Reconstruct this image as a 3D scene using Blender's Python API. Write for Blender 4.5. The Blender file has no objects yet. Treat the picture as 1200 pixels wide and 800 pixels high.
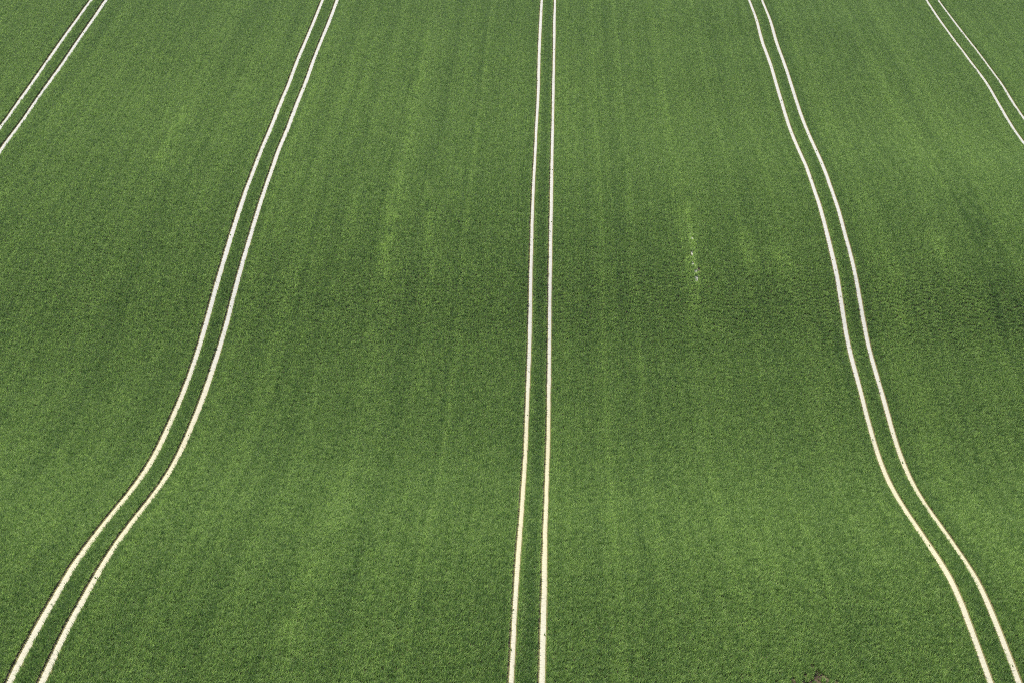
import bpy, math, random
import numpy as np

# ------------------------------------------------------------------ camera, sky, sun, exposure
PITCH, YAW, CAMZ = math.radians(25.0), 0.02475, 75.0
FPX = 400 / math.tan(math.radians(10.0))          # focal length in pixels of the 1200 px wide photograph
scn = bpy.context.scene
cam_d = bpy.data.cameras.new('camera'); cam = bpy.data.objects.new('camera', cam_d)
scn.collection.objects.link(cam); scn.camera = cam
cam_d.sensor_fit = 'HORIZONTAL'; cam_d.sensor_width = 36.0
cam_d.lens = 36.0 * FPX / 1200.0
cam_d.clip_start = 1.0; cam_d.clip_end = 6000.0
cam.location = (0, 0, CAMZ); cam.rotation_euler = (math.pi/2 - PITCH, 0, YAW)

SUN_EL, SUN_AZ = math.radians(57), math.radians(-47)   # azimuth from +Y, clockwise positive
w = bpy.data.worlds.new('World'); scn.world = w; w.use_nodes = True
nt = w.node_tree
sky = nt.nodes.new('ShaderNodeTexSky'); sky.sky_type = 'NISHITA'; sky.sun_disc = False
sky.sun_elevation = SUN_EL; sky.sun_rotation = SUN_AZ; sky.air_density = 1.0; sky.dust_density = 1.5
bg = nt.nodes['Background']; bg.inputs['Strength'].default_value = 0.09
nt.links.new(sky.outputs[0], bg.inputs['Color'])
sun_d = bpy.data.lights.new('sun', 'SUN'); sun_d.energy = 4.2; sun_d.angle = math.radians(0.53)
sun_d.color = (1.0, 0.955, 0.88)
sun = bpy.data.objects.new('sun', sun_d); scn.collection.objects.link(sun)
sun.rotation_euler = (math.pi/2 - SUN_EL, 0, math.pi - SUN_AZ)
sun.location = (-60, 100, 150)
vs = scn.view_settings
vs.view_transform = 'Standard'; vs.look = 'None'; vs.gamma = 1.0; vs.use_curve_mapping = False
vs.exposure = 0.64
scn.cycles.max_bounces = 5; scn.cycles.diffuse_bounces = 3; scn.cycles.glossy_bounces = 1
scn.cycles.transmission_bounces = 3; scn.cycles.use_denoising = False
scn.cycles.pixel_filter_type = 'BLACKMAN_HARRIS'; scn.cycles.filter_width = 0.8
scn.cycles.use_adaptive_sampling = True; scn.cycles.adaptive_threshold = 0.02
scn.render.film_transparent = False

rng = np.random.default_rng(7)

# ------------------------------------------------------------------ helpers
def value_noise(x, y, sx, sy, seed):
    """smooth value noise in [-1,1], cell size sx by sy"""
    r = np.random.default_rng(seed); T = r.uniform(-1, 1, (256, 256))
    gx, gy = x/sx, y/sy
    ix, iy = np.floor(gx).astype(int), np.floor(gy).astype(int)
    fx, fy = gx-ix, gy-iy
    fx = fx*fx*(3-2*fx); fy = fy*fy*(3-2*fy)
    g = lambda a, b: T[(ix+a) % 256, (iy+b) % 256]
    return (g(0,0)*(1-fx)+g(1,0)*fx)*(1-fy) + (g(0,1)*(1-fx)+g(1,1)*fx)*fy

def tag(o, label=None, cat=None, kind=None, group=None):
    if label: o['label'] = label
    if cat: o['category'] = cat
    if kind: o['kind'] = kind
    if group: o['group'] = group
    return o

def mesh_object(name, verts, faces, mat=None, smooth=True, link=True):
    me = bpy.data.meshes.new(name)
    verts = np.asarray(verts, np.float32); faces = np.asarray(faces, np.int32)
    me.vertices.add(len(verts)); me.vertices.foreach_set('co', verts.ravel())
    k = faces.shape[1]
    me.loops.add(faces.size); me.loops.foreach_set('vertex_index', faces.ravel())
    me.polygons.add(len(faces))
    me.polygons.foreach_set('loop_start', np.arange(len(faces), dtype=np.int32)*k)
    me.update(calc_edges=True); me.validate()
    me.polygons.foreach_set('use_smooth', np.full(len(me.polygons), smooth))
    if mat: me.materials.append(mat)
    o = bpy.data.objects.new(name, me)
    if link: scn.collection.objects.link(o)
    return o

def new_mat(name):
    m = bpy.data.materials.new(name); m.use_nodes = True
    t = m.node_tree; t.nodes.clear()
    return m, t, t.nodes.new('ShaderNodeOutputMaterial')

# ------------------------------------------------------------------ the land, surveyed along five pairs of wheel tracks
# horizontal readings of each wheel track, one every 25 rows of the picture
def seq(bands):
    v, u = [], []
    for i, (off, xs) in enumerate(bands):
        for j, x in enumerate(xs):
            if x is not None: v.append(i*100+j*25); u.append(off+x/8)
    v = np.array(v, float); u = np.array(u); q = np.unique(v)
    return q, np.array([u[v == k].mean() for k in q])
T = {}
T['BL'] = seq([(270,[867,787,706,620,550]),(270,[545,462,384,298,222]),(220,[622,545,479,410,357]),(180,[675,612,558,503,447]),(140,[763,700,632,546,462]),(100,[777,690,577,435,274]),(40,[747,595,443,310,208]),(0,[523,400,298,184,91])])
T['BR'] = seq([(270,[1004,930,846,770,703]),(270,[697,615,544,455,390]),(220,[787,718,653,594,537]),(180,[850,795,745,695,641]),(140,[956,893,830,757,675]),(100,[992,905,800,672,515]),(40,[995,840,707,582,478]),(0,[792,678,577,484,394])])
T['CL'] = seq([(570,q) for q in ([518,509,499,493,489],[490,480,469,461,452],[449,439,434,427,424],[424,415,411,407,404],[403,397,391,384,378],[377,369,358,342,330],[329,313,296,284,274],[271,262,253,245,233])])
T['CR'] = seq([(570,q) for q in ([643,638,636,632,628],[628,624,621,617,611],[612,609,606,603,600],[600,597,595,593,591],[591,588,586,583,580],[580,577,570,565,558],[559,551,544,545,541],[538,534,527,526,522])])
OD = [830,870,900,920,950,980,1040,1050]
T['DL'] = seq(list(zip(OD, ([380,455,506,582,638],[322,380,442,525,612],[375,438,505,553,603],[446,488,523,554,583],[347,396,452,503,548],[317,372,442,535,655],[183,314,444,575,666],[592,665,742,814,884]))))
T['DR'] = seq(list(zip(OD, ([501,583,638,713,777],[461,520,594,685,767],[535,600,670,719,775],[619,662,698,733,767],[531,584,643,702,755],[517,578,654,750,882],[405,545,685,813,912],[836,915,995,1077,1148]))))
T['AL'] = seq([(0,[862,717,572,430,297]),(0,[290,150,8,None,None])])
T['AR'] = seq([(0,[1000,865,723,593,450]),(0,[443,303,168,20,None])])
T['EL'] = seq([(1050,[282,415,560,712,862]),(1050,[862,975,1090,None,None])])
T['ER'] = seq([(1050,[392,540,695,848,993]),(1050,[997,1115,None,None,None])])
SP, KC = 28.0, -0.05046                       # tramline spacing in metres, where the middle one lies
XK = {'A': (KC-2)*SP, 'B': (KC-1)*SP, 'C': KC*SP, 'D': (KC+1)*SP, 'E': (KC+2)*SP}
cP, sP, cY, sY = math.cos(PITCH), math.sin(PITCH), math.cos(YAW), math.sin(YAW)

def side(u, v): return cY*(u-600)/FPX - sY*(cP + (400-v)/FPX*sP)
def to_world(u, v, z):
    xc = (u-600)/FPX*z; y = (400-v)/FPX*z
    fw = cP*z + sP*y; up = -sP*z + cP*y
    return cY*xc - sY*fw, sY*xc + cY*fw, up + CAMZ
def project(x, y, z):
    r = cY*x + sY*y; fw = -sY*x + cY*y; up = z - CAMZ
    d = cP*fw - sP*up; h = sP*fw + cP*up
    return 600 + FPX*r/d, 400 - FPX*h/d

def mid(k):
    a, b = T[k+'L'], T[k+'R']; n = min(len(a[0]), len(b[0]))
    return (a[1][:n]+b[1][:n])/2, a[0][:n]
uB, v0 = mid('B'); uC, _ = mid('C'); uD, _ = mid('D'); uA, vA = mid('A'); uE, vE = mid('E')
PR = {}
for k, u_, v_, z_ in (('B', uB, v0, XK['B']/side(uB, v0)), ('D', uD, v0, XK['D']/side(uD, v0)),
                      ('C', uC, v0, 2*SP/(side(uD, v0)-side(uB, v0))),
                      ('A', uA, vA, XK['A']/side(uA, vA)), ('E', uE, vE, XK['E']/side(uE, vE))):
    _, yy, zz = to_world(u_, v_, z_); o = np.argsort(yy); PR[k] = (yy[o], zz[o])

YG = np.arange(20.0, 420.0, 2.0)
def extend(y, z):
    """profile on YG; beyond its ends it levels off smoothly"""
    out = np.interp(YG, y, z)
    s0 = (z[3]-z[0])/(y[3]-y[0]); s1 = (z[-1]-z[-4])/(y[-1]-y[-4])
    L = 25.0
    a = YG < y[0]; out[a] = z[0] - s0*L*(1-np.exp(-(y[0]-YG[a])/L))
    a = YG > y[-1]; out[a] = z[-1] + s1*L*(1-np.exp(-(YG[a]-y[-1])/L))
    return out
def smooth(z, s=2.0):
    k = np.exp(-0.5*(np.arange(-8, 9)/s)**2); k /= k.sum()
    return np.convolve(np.pad(z, 8, mode='edge'), k, mode='valid')
HZ = {k: extend(*PR[k]) for k in 'BCD'}
for k, nb, far in (('A', 'B', 'C'), ('E', 'D', 'C')):
    own = np.interp(YG, *PR[k]) - HZ[nb]
    y0 = PR[k][0][0]
    lin = (HZ[nb]-HZ[far])*(1.0 if k == 'A' else 1.1)
    off = own[np.searchsorted(YG, y0)+1]; l0 = np.interp(y0, YG, lin)
    low = lin + (off-l0)*np.exp(-np.maximum(y0-YG, 0)/45.0)
    HZ[k] = HZ[nb] + np.where(YG < y0, low, own)
COL = [smooth(HZ[k], 1.6) for k in 'ABCDE']
COL = [COL[0]+2*(COL[0]-COL[1])*.6, COL[0]+(COL[0]-COL[1])*.7] + COL + [COL[4]+(COL[4]-COL[3])*.7, COL[4]+2*(COL[4]-COL[3])*.6]
COL = np.array(COL); XC0 = XK['A']-2*SP

def height(x, y):
    x = np.asarray(x, float); y = np.asarray(y, float)
    t = np.clip((x-XC0)/SP, 1.0, COL.shape[0]-2.001); i = np.floor(t).astype(int); f = t-i
    g = np.clip((y-YG[0])/2.0, 1, len(YG)-3.001); j = np.floor(g).astype(int); h = g-j
    def cr(p0, p1, p2, p3, a):
        return .5*((2*p1)+(-p0+p2)*a+(2*p0-5*p1+4*p2-p3)*a*a+(-p0+3*p1-3*p2+p3)*a**3)
    rows = []
    for q in (-1, 0, 1, 2):
        c = np.clip(i+q, 0, COL.shape[0]-1)
        rows.append(cr(COL[c, j-1], COL[c, j], COL[c, j+1], COL[c, j+2], h))
    z = cr(*rows, f)
    return z + 0.05*value_noise(x, y, 9.0, 11.0, 3) + 0.10*value_noise(x, y, 23.0, 19.0, 5)

def cast(u, v, lift=0.0):
    """where the sight line through a picture point meets the land"""
    u = np.atleast_1d(np.asarray(u, float)); v = np.atleast_1d(np.asarray(v, float))
    lo = np.full(u.shape, 80.0); hi = np.full(u.shape, 420.0)
    zs = np.linspace(80, 420, 240); res = np.full(u.shape, np.nan)
    prev = None
    for z in zs:
        x, y, h = to_world(u, v, z); d = h - height(x, y) - lift
        if prev is not None:
            hit = np.isnan(res) & (d < 0) & (prev[1] >= 0)
            res[hit] = (prev[0] + (z-prev[0])*prev[1][hit]/(prev[1][hit]-d[hit]))
        prev = (z, d)
    x, y, h = to_world(u, v, res)
    return x, y

# plan lines of the ten wheel tracks: x as a function of y
YL = np.arange(60.0, 330.0, 0.5)
LINE = {}
for k in 'ABCDE':
    for s, sg in (('L', -1), ('R', 1)):
        v_, u_ = T[k+s]; x, y = cast(u_, v_)
        ok = ~np.isnan(x); o = np.argsort(y[ok]); x, y = x[ok][o], y[ok][o]
        nom = XK[k] + sg*0.885
        d = np.interp(YL, y, x-nom)
        kk = np.exp(-.5*(np.arange(-16, 17)/5.0)**2); kk /= kk.sum()
        LINE[k+s] = nom + np.convolve(np.pad(d, 16, mode='edge'), kk, mode='valid')
print('plan offsets', {k: (round(float((LINE[k]-XK[k[0]]).min()), 2), round(float((LINE[k]-XK[k[0]]).max()), 2)) for k in LINE})

# ------------------------------------------------------------------ materials
def wheat_material():
    m, t, out = new_mat('wheat_leaf')
    L = t.links.new
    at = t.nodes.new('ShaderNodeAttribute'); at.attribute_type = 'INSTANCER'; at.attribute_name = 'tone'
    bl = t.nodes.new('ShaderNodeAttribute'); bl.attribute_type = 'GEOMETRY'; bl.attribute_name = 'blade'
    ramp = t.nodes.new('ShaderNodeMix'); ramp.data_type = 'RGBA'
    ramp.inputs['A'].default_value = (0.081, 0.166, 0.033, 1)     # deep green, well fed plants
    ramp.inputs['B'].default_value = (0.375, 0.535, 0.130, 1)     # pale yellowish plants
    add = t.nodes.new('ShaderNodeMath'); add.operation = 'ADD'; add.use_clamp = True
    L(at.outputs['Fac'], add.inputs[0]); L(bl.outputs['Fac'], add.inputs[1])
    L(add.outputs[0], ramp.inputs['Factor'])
    d = t.nodes.new('ShaderNodeBsdfPrincipled'); d.inputs['Roughness'].default_value = 0.5
    d.inputs['Specular IOR Level'].default_value = 0.25
    tr = t.nodes.new('ShaderNodeBsdfTranslucent')
    L(ramp.outputs['Result'], d.inputs['Base Color'])
    hs = t.nodes.new('ShaderNodeHueSaturation'); hs.inputs['Value'].default_value = 1.35
    L(ramp.outputs['Result'], hs.inputs['Color']); L(hs.outputs[0], tr.inputs['Color'])
    mx = t.nodes.new('ShaderNodeMixShader'); mx.inputs[0].default_value = 0.42
    L(d.outputs[0], mx.inputs[1]); L(tr.outputs[0], mx.inputs[2]); L(mx.outputs[0], out.inputs['Surface'])
    return m

def soil_material():
    m, t, out = new_mat('loam_soil'); L = t.links.new
    g = t.nodes.new('ShaderNodeNewGeometry')
    n1 = t.nodes.new('ShaderNodeTexNoise'); n1.inputs['Scale'].default_value = 3.0; n1.inputs['Detail'].default_value = 8
    L(g.outputs['Position'], n1.inputs['Vector'])
    r = t.nodes.new('ShaderNodeValToRGB')
    r.color_ramp.elements[0].position = .35; r.color_ramp.elements[0].color = (.045, .035, .022, 1)
    r.color_ramp.elements[1].position = .68; r.color_ramp.elements[1].color = (.13, .10, .062, 1)
    L(n1.outputs['Fac'], r.inputs[0])
    n2 = t.nodes.new('ShaderNodeTexNoise'); n2.inputs['Scale'].default_value = 1.2; n2.inputs['Detail'].default_value = 10
    n2.inputs['Roughness'].default_value = .75
    L(g.outputs['Position'], n2.inputs['Vector'])
    r2 = t.nodes.new('ShaderNodeValToRGB')
    r2.color_ramp.elements[0].color = (.05, .11, .025, 1); r2.color_ramp.elements[0].position = .3
    r2.color_ramp.elements[1].color = (.10, .19, .045, 1); r2.color_ramp.elements[1].position = .7
    L(n2.outputs['Fac'], r2.inputs[0])
    a = t.nodes.new('ShaderNodeAttribute'); a.attribute_name = 'sward'
    mx = t.nodes.new('ShaderNodeMix'); mx.data_type = 'RGBA'
    L(a.outputs['Fac'], mx.inputs['Factor']); L(r.outputs[0], mx.inputs['A']); L(r2.outputs[0], mx.inputs['B'])
    b = t.nodes.new('ShaderNodeBsdfPrincipled'); b.inputs['Roughness'].default_value = .95
    b.inputs['Specular IOR Level'].default_value = .1
    L(mx.outputs['Result'], b.inputs['Base Color'])
    bp = t.nodes.new('ShaderNodeBump'); bp.inputs['Strength'].default_value = .7; bp.inputs['Distance'].default_value = .05
    L(n2.outputs['Fac'], bp.inputs['Height']); L(bp.outputs[0], b.inputs['Normal'])
    L(b.outputs[0], out.inputs['Surface'])
    return m

def chalk_material():
    m, t, out = new_mat('dry_chalky_soil'); L = t.links.new
    g = t.nodes.new('ShaderNodeNewGeometry')
    big = t.nodes.new('ShaderNodeTexNoise'); big.inputs['Scale'].default_value = .035; big.inputs['Detail'].default_value = 3
    L(g.outputs['Position'], big.inputs['Vector'])
    at = t.nodes.new('ShaderNodeAttribute'); at.attribute_name = 'cream'
    ad = t.nodes.new('ShaderNodeMath'); ad.operation = 'MULTIPLY_ADD'; ad.use_clamp = True
    ad.inputs[1].default_value = .5
    L(big.outputs['Fac'], ad.inputs[0]); L(at.outputs['Fac'], ad.inputs[2])
    c = t.nodes.new('ShaderNodeMix'); c.data_type = 'RGBA'
    c.inputs['A'].default_value = (.465, .463, .452, 1); c.inputs['B'].default_value = (.480, .448, .312, 1)
    L(ad.outputs[0], c.inputs['Factor'])
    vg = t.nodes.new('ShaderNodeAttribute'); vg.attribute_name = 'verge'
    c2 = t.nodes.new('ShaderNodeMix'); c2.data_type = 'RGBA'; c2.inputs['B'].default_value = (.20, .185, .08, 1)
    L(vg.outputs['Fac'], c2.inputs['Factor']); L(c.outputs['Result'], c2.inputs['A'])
    n = t.nodes.new('ShaderNodeTexNoise'); n.inputs['Scale'].default_value = 9.0; n.inputs['Detail'].default_value = 6
    n.inputs['Roughness'].default_value = .7
    L(g.outputs['Position'], n.inputs['Vector'])
    r = t.nodes.new('ShaderNodeValToRGB')
    r.color_ramp.elements[0].position = .27; r.color_ramp.elements[0].color = (.55, .47, .36, 1)
    r.color_ramp.elements[1].position = .46; r.color_ramp.elements[1].color = (1, 1, 1, 1)
    L(n.outputs['Fac'], r.inputs[0])
    mu = t.nodes.new('ShaderNodeMix'); mu.data_type = 'RGBA'; mu.blend_type = 'MULTIPLY'; mu.inputs['Factor'].default_value = 1
    L(c2.outputs['Result'], mu.inputs['A']); L(r.outputs[0], mu.inputs['B'])
    b = t.nodes.new('ShaderNodeBsdfPrincipled'); b.inputs['Roughness'].default_value = .95
    b.inputs['Specular IOR Level'].default_value = .1
    L(mu.outputs['Result'], b.inputs['Base Color'])
    bp = t.nodes.new('ShaderNodeBump'); bp.inputs['Strength'].default_value = .35; bp.inputs['Distance'].default_value = .02
    L(n.outputs['Fac'], bp.inputs['Height']); L(bp.outputs[0], b.inputs['Normal'])
    L(b.outputs[0], out.inputs['Surface'])
    return m
M_WHEAT, M_SOIL, M_CHALK = wheat_material(), soil_material(), chalk_material()

# ------------------------------------------------------------------ ground sheet out to the horizon
def grid_mesh(xs, ys, zf):
    X, Y = np.meshgrid(xs, ys); Z = zf(X, Y)
    V = np.stack([X, Y, Z], -1).reshape(-1, 3)
    nx, ny = len(xs), len(ys)
    i = (np.arange(ny-1)[:, None]*nx + np.arange(nx-1)[None]).ravel()
    return V, np.stack([i, i+1, i+1+nx, i+nx], -1)
far = lambda a, b: np.concatenate([a, b])
xs = np.concatenate([-np.array([2500, 1500, 900, 500, 300, 200, 160, 130]), np.arange(-115, 115.1, 1.0), np.array([130, 160, 200, 300, 500, 900, 1500, 2500])])
ys = np.concatenate([[-1500, -600, -250, -100, -20, 20, 40, 50], np.arange(60, 330.1, 0.5), [340, 360, 400, 500, 700, 1100, 1800, 3000]])
V, F = grid_mesh(xs, ys, height)
VIEW = (-140, 1340, -75, 900)
def in_view(x, y, z, m=VIEW):
    u, v = project(x, y, z)
    return (u > m[0]) & (u < m[1]) & (v > m[2]) & (v < m[3]) & (y > 50)
ground = mesh_object('ground', V, F, M_SOIL)
tag(ground, kind='structure', label='rolling loam field floor under the green crop')
inside = in_view(V[:, 0], V[:, 1], V[:, 2])
at = ground.data.attributes.new('sward', 'FLOAT', 'POINT')
at.data.foreach_set('value', (~inside).astype(np.float32))

# ------------------------------------------------------------------ thin summer air
hv = np.array([(sx*700, yy, zz) for zz in (-60, CAMZ+15) for sx, yy in ((-1, -60), (1, -60), (1, 700), (-1, 700))])
haze_m, ht, ho = new_mat('thin_air')
pv = ht.nodes.new('ShaderNodeVolumePrincipled'); pv.inputs['Density'].default_value = 0.0001
pv.inputs['Color'].default_value = (.93, .96, 1, 1); pv.inputs['Anisotropy'].default_value = .3
ht.links.new(pv.outputs[0], ho.inputs['Volume'])
haze = mesh_object('haze', hv, [(0, 3, 2, 1), (4, 5, 6, 7), (0, 1, 5, 4), (1, 2, 6, 5), (2, 3, 7, 6), (3, 0, 4, 7)], haze_m, smooth=False)
tag(haze, kind='stuff', label='thin pale haze over the far part of the field')

# ------------------------------------------------------------------ the ten wheel tracks
HALF = {'A': .20, 'B': .20, 'C': .158, 'D': .182, 'E': .19}
WHERE = {'A': 'far left', 'B': 'left', 'C': 'middle', 'D': 'right', 'E': 'far right'}
SH = {'A': 'cutting across the top left corner of the field', 'B': 'curving down the left side of the field',
      'C': 'running nearly straight down the middle of the field', 'D': 'curving down the right side of the field',
      'E': 'cutting across the top right corner of the field'}
def halfwidth(k, s, seed):
    n = value_noise(YL, YL*0, 2.6, 1, seed)*.010 + value_noise(YL, YL*0, .6, 1, seed+1)*.005 + value_noise(YL, YL*0, 14, 1, seed+2)*.028
    return HALF[k] + n
LH = {}
for q, key in enumerate(LINE):
    k, s = key
    hwl, hwr = halfwidth(k, s, 40+q*7), halfwidth(k, s, 140+q*7)
    LH[key] = (hwl, hwr)
    prof = [(-1.45, -.002), (-1.02, .002), (-.95, .005), (-.55, .012), (0, .018), (.55, .012), (.95, .005), (1.02, .002), (1.45, -.002)]
    vis = in_view(LINE[key], YL, height(LINE[key], YL), (-420, 1620, -110, 950))
    idx = np.where(vis)[0]
    Vt, n = [], len(prof)
    for a, dz in prof:
        x = LINE[key] + np.where(a < 0, a*(hwl-.015), a*(hwr-.015))
        Vt.append(np.stack([x, YL, height(x, YL)+.006+dz], -1)[idx])
    Vt = np.stack(Vt, 1).reshape(-1, 3)
    i = (np.arange(len(idx)-1)[:, None]*n + np.arange(n-1)[None]).ravel()
    Ft = np.stack([i, i+1, i+1+n, i+n], -1)
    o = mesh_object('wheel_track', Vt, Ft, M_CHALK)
    side_w = 'left' if s == 'L' else 'right'
    tag(o, 'pale dry chalk wheel track, %s one of the pair %s' % (side_w, SH[k]), kind='structure', group='bare wheel tracks through the crop')
    # cream coloured soil lies in the hollow, whiter chalk on the rises
    yy = Vt[:, 1]
    u_, v_ = project(Vt[:, 0], yy, Vt[:, 2])
    ca = o.data.attributes.new('cream', 'FLOAT', 'POINT')
    hollow = .95/(1+np.exp((yy-143)/5.0)) - .45/(1+np.exp((yy-104)/4.0)) - .12
    ca.data.foreach_set('value', hollow.astype(np.float32))
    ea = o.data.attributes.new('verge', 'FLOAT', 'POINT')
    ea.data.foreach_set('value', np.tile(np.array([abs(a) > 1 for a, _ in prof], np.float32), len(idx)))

# crumbs of chalk showing through where the drill missed
(sxa, sxb), (sya, syb) = cast([808, 817.5], [262, 334], .1)
tt = np.linspace(0, 1, 90); cy = sya + (syb-sya)*tt
cx = sxa + (sxb-sxa)*tt + .05*value_noise(cy, cy*0, 1.3, 1, 77)
cw = np.clip(.26 + .10*value_noise(cy, cy*0, .9, 1, 78), .1, .4)*np.sin(math.pi*np.clip(tt, .02, .98))**.4
cv = np.stack([np.stack([cx+q*cw, cy, height(cx+q*cw, cy)+(.02 if q == 0 else .006)], -1) for q in (-1, 0, 1)], 1).reshape(-1, 3)
k_ = (np.arange(89)[:, None]*3 + np.arange(2)[None]).ravel()
cf = np.stack([k_, k_+3, k_+4, k_+1], -1)[:, ::-1]
tag(mesh_object('chalk_streak', cv, cf, M_CHALK), kind='structure', label='thin broken streak of white chalk showing through thin crop right of the middle tracks')
# ------------------------------------------------------------------ wheat: small clumps, two drill rows wide
def make_clump(seed, nb=118):
    r = np.random.default_rng(seed)
    verts, faces, tone = [], [], []
    plants = []
    for row in (-.0625, .0625):
        for q in range(7):
            plants.append((row + r.normal(0, .018), -.25 + (q+.5)/14 + r.uniform(-.045, .045), r.uniform(.45, 1.15), r.normal(0, .24)))
    for b in range(nb):
        px, py, hs, tn = plants[r.integers(len(plants))]
        x, y = px + r.normal(0, .010), py + r.normal(0, .013)
        Lh = r.uniform(.28, .46)*hs; az = r.uniform(0, 2*math.pi); lean = r.uniform(.12, .8)
        wd = r.uniform(.009, .015); dx, dy = math.cos(az), math.sin(az)
        ox, oy = -dy*wd, dx*wd
        bt = tn + r.normal(0, .12)
        k0 = len(verts); segs = 3
        for sgm in range(segs+1):
            f = sgm/segs; wf = (1.0, 1.0, .75, .0)[sgm]
            reach = Lh*lean*f**1.6; z = Lh*(f - .42*lean*f**2.6)
            cx, cy = x+dx*reach, y+dy*reach
            if sgm < segs:
                verts += [(cx-ox*wf, cy-oy*wf, z), (cx+ox*wf, cy+oy*wf, z)]; tone += [bt, bt]
            else:
                verts.append((cx, cy, z)); tone.append(bt)
        faces += [(k0, k0+1, k0+3), (k0, k0+3, k0+2), (k0+2, k0+3, k0+5), (k0+2, k0+5, k0+4), (k0+4, k0+5, k0+6)]
    o = mesh_object('wheat_clump', verts, faces, M_WHEAT, smooth=False, link=False)
    a = o.data.attributes.new('blade', 'FLOAT', 'POINT'); a.data.foreach_set('value', np.array(tone, np.float32))
    return o
NV = 18
protos = bpy.data.collections.new('wheat_clumps')
for i in range(NV): protos.objects.link(make_clump(100+i))

P = []                                    # columns: x, y
def strip(xl, xr, nominal):
    """plants between two lines given on YL, rows parallel to the lines"""
    n = max(1, int(round(nominal/.25)))
    yy = YL[:-1]
    f = (np.arange(n)+.5)/n
    y = yy[:, None] + rng.uniform(-.07, .07, (len(yy), n)) + rng.uniform(0, .5, n)[None]
    a = np.interp(y.ravel(), YL, xl).reshape(y.shape); b = np.interp(y.ravel(), YL, xr).reshape(y.shape)
    x = a + (b-a)*f[None] + rng.normal(0, .008, y.shape)
    ct, cv_ = rng.normal(0, 1, n), rng.normal(0, 1, n)
    for q in range(1, n):                 # neighbouring drill rows resemble each other a little
        ct[q] = .35*ct[q-1] + .94*ct[q]
    cid = np.broadcast_to(np.arange(n)[None]+len(P)*200, y.shape)
    P.append(np.stack([x.ravel(), y.ravel(), np.broadcast_to(ct, y.shape).ravel(), np.broadcast_to(cv_, y.shape).ravel(), cid.ravel()], -1))
keys = ['AL', 'AR', 'BL', 'BR', 'CL', 'CR', 'DL', 'DR', 'EL', 'ER']
EDGE, EDL = 0.07, 0.14
strip(np.full(len(YL), XK['A']-45.0), LINE['AL']-LH['AL'][0]-EDL, 44)
for a, b in zip(keys[:-1], keys[1:]):
    xl, xr = LINE[a]+LH[a][1]+EDGE, LINE[b]-LH[b][0]-EDL
    strip(xl, xr, float(np.median(xr-xl)))
strip(LINE['ER']+LH['ER'][1]+EDGE, np.full(len(YL), XK['E']+45.0), 44)
P = np.concatenate(P)
z = height(P[:, 0], P[:, 1])
ok = in_view(P[:, 0], P[:, 1], z); P, z = P[ok], z[ok]
x, y = P[:, 0], P[:, 1]
row_t, row_v, cid = P[:, 2], P[:, 3], P[:, 4]
print('clumps', len(P))

# colour and vigour of the plants
wob = value_noise(cid*7.31, y, 1.0, 14.0, 15)
tone = .305 + .045*row_t + .04*wob + .025*value_noise(x, y, .7, 26.0, 11) + .018*value_noise(x, y, 2.2, 40.0, 12) \
     + .03*value_noise(x, y, 13, 24, 13) + rng.normal(0, .035, len(x))
vig = 1.0 + .05*row_v + .03*value_noise(cid*3.7, y, 1.0, 9.0, 21) + .03*value_noise(x, y, 3, 12, 22) + rng.normal(0, .05, len(x))
# slope light and shade put into the tone: two paler belts, darker far end
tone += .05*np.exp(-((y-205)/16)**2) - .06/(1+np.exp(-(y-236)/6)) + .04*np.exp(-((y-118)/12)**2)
def band(u1, v1, u2, v2, wid, amount, soft=3.0):
    """weight of a streak along the drill rows between two picture points"""
    (xa, xb), (ya, yb) = cast([u1, u2], [v1, v2], .25)
    t = np.clip((y-ya)/(yb-ya), 0, 1); cx = xa + (xb-xa)*t
    lo, hi = min(ya, yb), max(ya, yb)
    e = np.clip(np.minimum(y-lo, hi-y)/soft + .5, 0, 1)
    g = np.exp(-((x-cx)/wid)**2)*e
    g *= np.clip(.6 + .8*value_noise(x, y, .45, 2.2, int(u1)+int(v1)), 0, 1.5)
    return amount*1.6*g
STREAKS = [  # u1 v1 u2 v2 width amount
    (505, 20, 478, 150, .9, .10), (478, 150, 460, 260, .8, .14), (460, 230, 448, 330, .7, .24), (448, 330, 420, 480, 1.0, .08),
    (410, 540, 385, 620, .8, .12), (372, 640, 335, 760, .8, .14),
    (500, 210, 500, 330, .6, .16), (355, 190, 325, 290, .5, .14), (418, 210, 412, 290, .5, .10),
    (735, 225, 738, 255, .4, .12), (798, 190, 812, 260, .5, .14), (800, 245, 818, 335, .9, .16), (806, 250, 817, 332, .22, .42), (815, 330, 822, 390, .5, .18),
    (868, 270, 882, 315, .8, .22), (905, 290, 925, 325, 1.2, .16), (1045, 300, 1068, 390, .7, .14), (1090, 270, 1120, 320, 1.0, .14),
    (85, 200, 60, 240, .7, .12), (215, 120, 190, 200, 1.0, .12), (565, 290, 560, 420, .9, .06), (1020, 60, 1100, 220, 1.3, .05),
]
for s_ in STREAKS: tone += band(*s_)
for s_ in [(1120, 230, 1190, 370, 1.2, .05), (1135, 225, 1150, 285, .5, .13), (1160, 330, 1185, 420, .5, .13), (1140, 300, 1175, 380, .7, .12), (978, 395, 1000, 470, .35, .16), (1115, 230, 1145, 280, .5, .1), (985, 20, 1010, 90, 1.2, .08)]: tone -= band(*s_)
# the plants between the two wheels of each pair stand darker and fuller
for k in 'ABCDE':
    c = np.interp(y, YL, (LINE[k+'L']+LINE[k+'R'])/2)
    tone -= .20*np.exp(-((x-c)/.42)**2)
    vig += .06*np.exp(-((x-c)/.5)**2)
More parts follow.
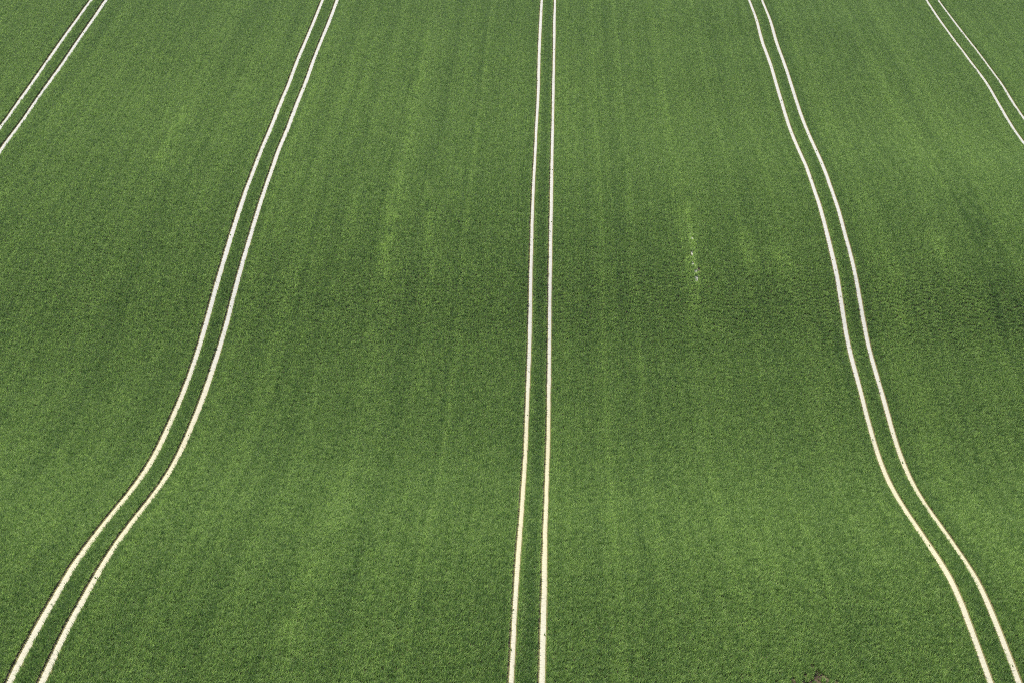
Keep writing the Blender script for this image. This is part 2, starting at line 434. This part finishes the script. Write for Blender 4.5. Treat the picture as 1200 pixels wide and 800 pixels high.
# thin places
def thin(u, v, rx, ry, amt):
    (cx,), (cy,) = cast([u], [v], .2)
    return amt*np.exp(-((x-cx)/rx)**2 - ((y-cy)/ry)**2)
miss = np.zeros(len(x))
ex = np.min([np.minimum(abs(x-np.interp(y, YL, LINE[k]-LH[k][0]-EDL)), abs(x-np.interp(y, YL, LINE[k]+LH[k][1]+EDGE))) for k in LINE], axis=0)
vig *= 1 - np.clip(band(807, 258, 818, 334, .32, .16), 0, .4)
near_edge = ex < .3
vig[near_edge] = .97 + .45*(vig[near_edge]-.97) + .05*value_noise(x, y, 50, 3.0, 33)[near_edge]   # even stand along the tracks
for a in [(811.3, 291, .12, .4, .9), (811.9, 297, .14, .35, 1.2), (813.3, 308, .14, .35, 1.2), (814.3, 315, .14, .35, 1.2), (816, 326, .13, .4, 1.1)]:
    miss = np.maximum(miss, thin(*a))
miss = np.maximum(miss, np.clip(band(808, 264, 817, 332, .16, .2), 0, .5))
for a in [(958, 800, .8, 1.5, .9), (925, 806, .6, .9, .8), (968, 792, .35, .5, .8), (944, 795, .5, .5, .5)]:
    miss = np.maximum(miss, thin(*a))
keep = rng.uniform(0, 1, len(x)) > miss
x, y, z, tone, vig = x[keep], y[keep], z[keep], tone[keep], vig[keep]
# odd seedlings growing in the wheel tracks and on the bare spot at the near edge
(bx,), (by,) = cast([950], [797], .1)
wx, wy = [bx + rng.normal(0, 1.1, 120)], [by + rng.normal(0, 1.3, 120)]
for key in LINE:
    n = 14; yy = rng.uniform(70, 300, n); lx = np.interp(yy, YL, LINE[key])
    wx.append(lx + rng.uniform(-.13, .13, n)); wy.append(yy)
wx, wy = np.concatenate(wx), np.concatenate(wy); wz = height(wx, wy)
ok = in_view(wx, wy, wz); wx, wy, wz = wx[ok], wy[ok], wz[ok]
nw, nc = len(wx), len(x)
co = np.stack([np.concatenate([x, wx]), np.concatenate([y, wy]), np.concatenate([z, wz])], -1).astype(np.float32)
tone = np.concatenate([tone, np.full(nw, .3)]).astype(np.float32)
scl = np.stack([np.ones(nc), np.ones(nc), np.clip(vig, .55, 1.4)], -1)
scl = np.concatenate([scl, np.stack([rng.uniform(.15, .3, nw)]*2+[rng.uniform(.2, .5, nw)], -1)]).astype(np.float32)
rot = np.zeros((nc+nw, 3), np.float32)
rot[:, 2] = rng.integers(0, 2, nc+nw)*math.pi + rng.normal(0, .06, nc+nw)
vid = rng.integers(0, NV, nc+nw).astype(np.int32)
me = bpy.data.meshes.new('crop'); me.vertices.add(len(co)); me.vertices.foreach_set('co', co.ravel())
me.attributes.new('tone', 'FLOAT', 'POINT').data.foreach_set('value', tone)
me.attributes.new('vid', 'INT', 'POINT').data.foreach_set('value', vid)
me.attributes.new('scl', 'FLOAT_VECTOR', 'POINT').data.foreach_set('vector', scl.ravel())
me.attributes.new('rot', 'FLOAT_VECTOR', 'POINT').data.foreach_set('vector', rot.ravel())
crop = bpy.data.objects.new('crop', me); scn.collection.objects.link(crop)
tag(crop, 'dense young green cereal crop drilled in rows over the rolling field', 'crop', 'stuff')
ng = bpy.data.node_groups.new('plant_wheat', 'GeometryNodeTree')
ng.interface.new_socket('Geometry', in_out='INPUT', socket_type='NodeSocketGeometry')
ng.interface.new_socket('Geometry', in_out='OUTPUT', socket_type='NodeSocketGeometry')
N = ng.nodes; gi = N.new('NodeGroupInput'); go = N.new('NodeGroupOutput')
ci = N.new('GeometryNodeCollectionInfo'); ci.inputs['Collection'].default_value = protos
ci.inputs['Separate Children'].default_value = True; ci.inputs['Reset Children'].default_value = True
ip = N.new('GeometryNodeInstanceOnPoints'); ip.inputs['Pick Instance'].default_value = True
def named(name, typ):
    a = N.new('GeometryNodeInputNamedAttribute'); a.data_type = typ; a.inputs['Name'].default_value = name
    return a.outputs['Attribute']
ng.links.new(gi.outputs[0], ip.inputs['Points']); ng.links.new(ci.outputs[0], ip.inputs['Instance'])
ng.links.new(named('vid', 'INT'), ip.inputs['Instance Index'])
ng.links.new(named('scl', 'FLOAT_VECTOR'), ip.inputs['Scale'])
e2r = N.new('FunctionNodeEulerToRotation'); ng.links.new(named('rot', 'FLOAT_VECTOR'), e2r.inputs[0])
ng.links.new(e2r.outputs[0], ip.inputs['Rotation'])
ng.links.new(ip.outputs[0], go.inputs[0])
md = crop.modifiers.new('plants', 'NODES'); md.node_group = ng
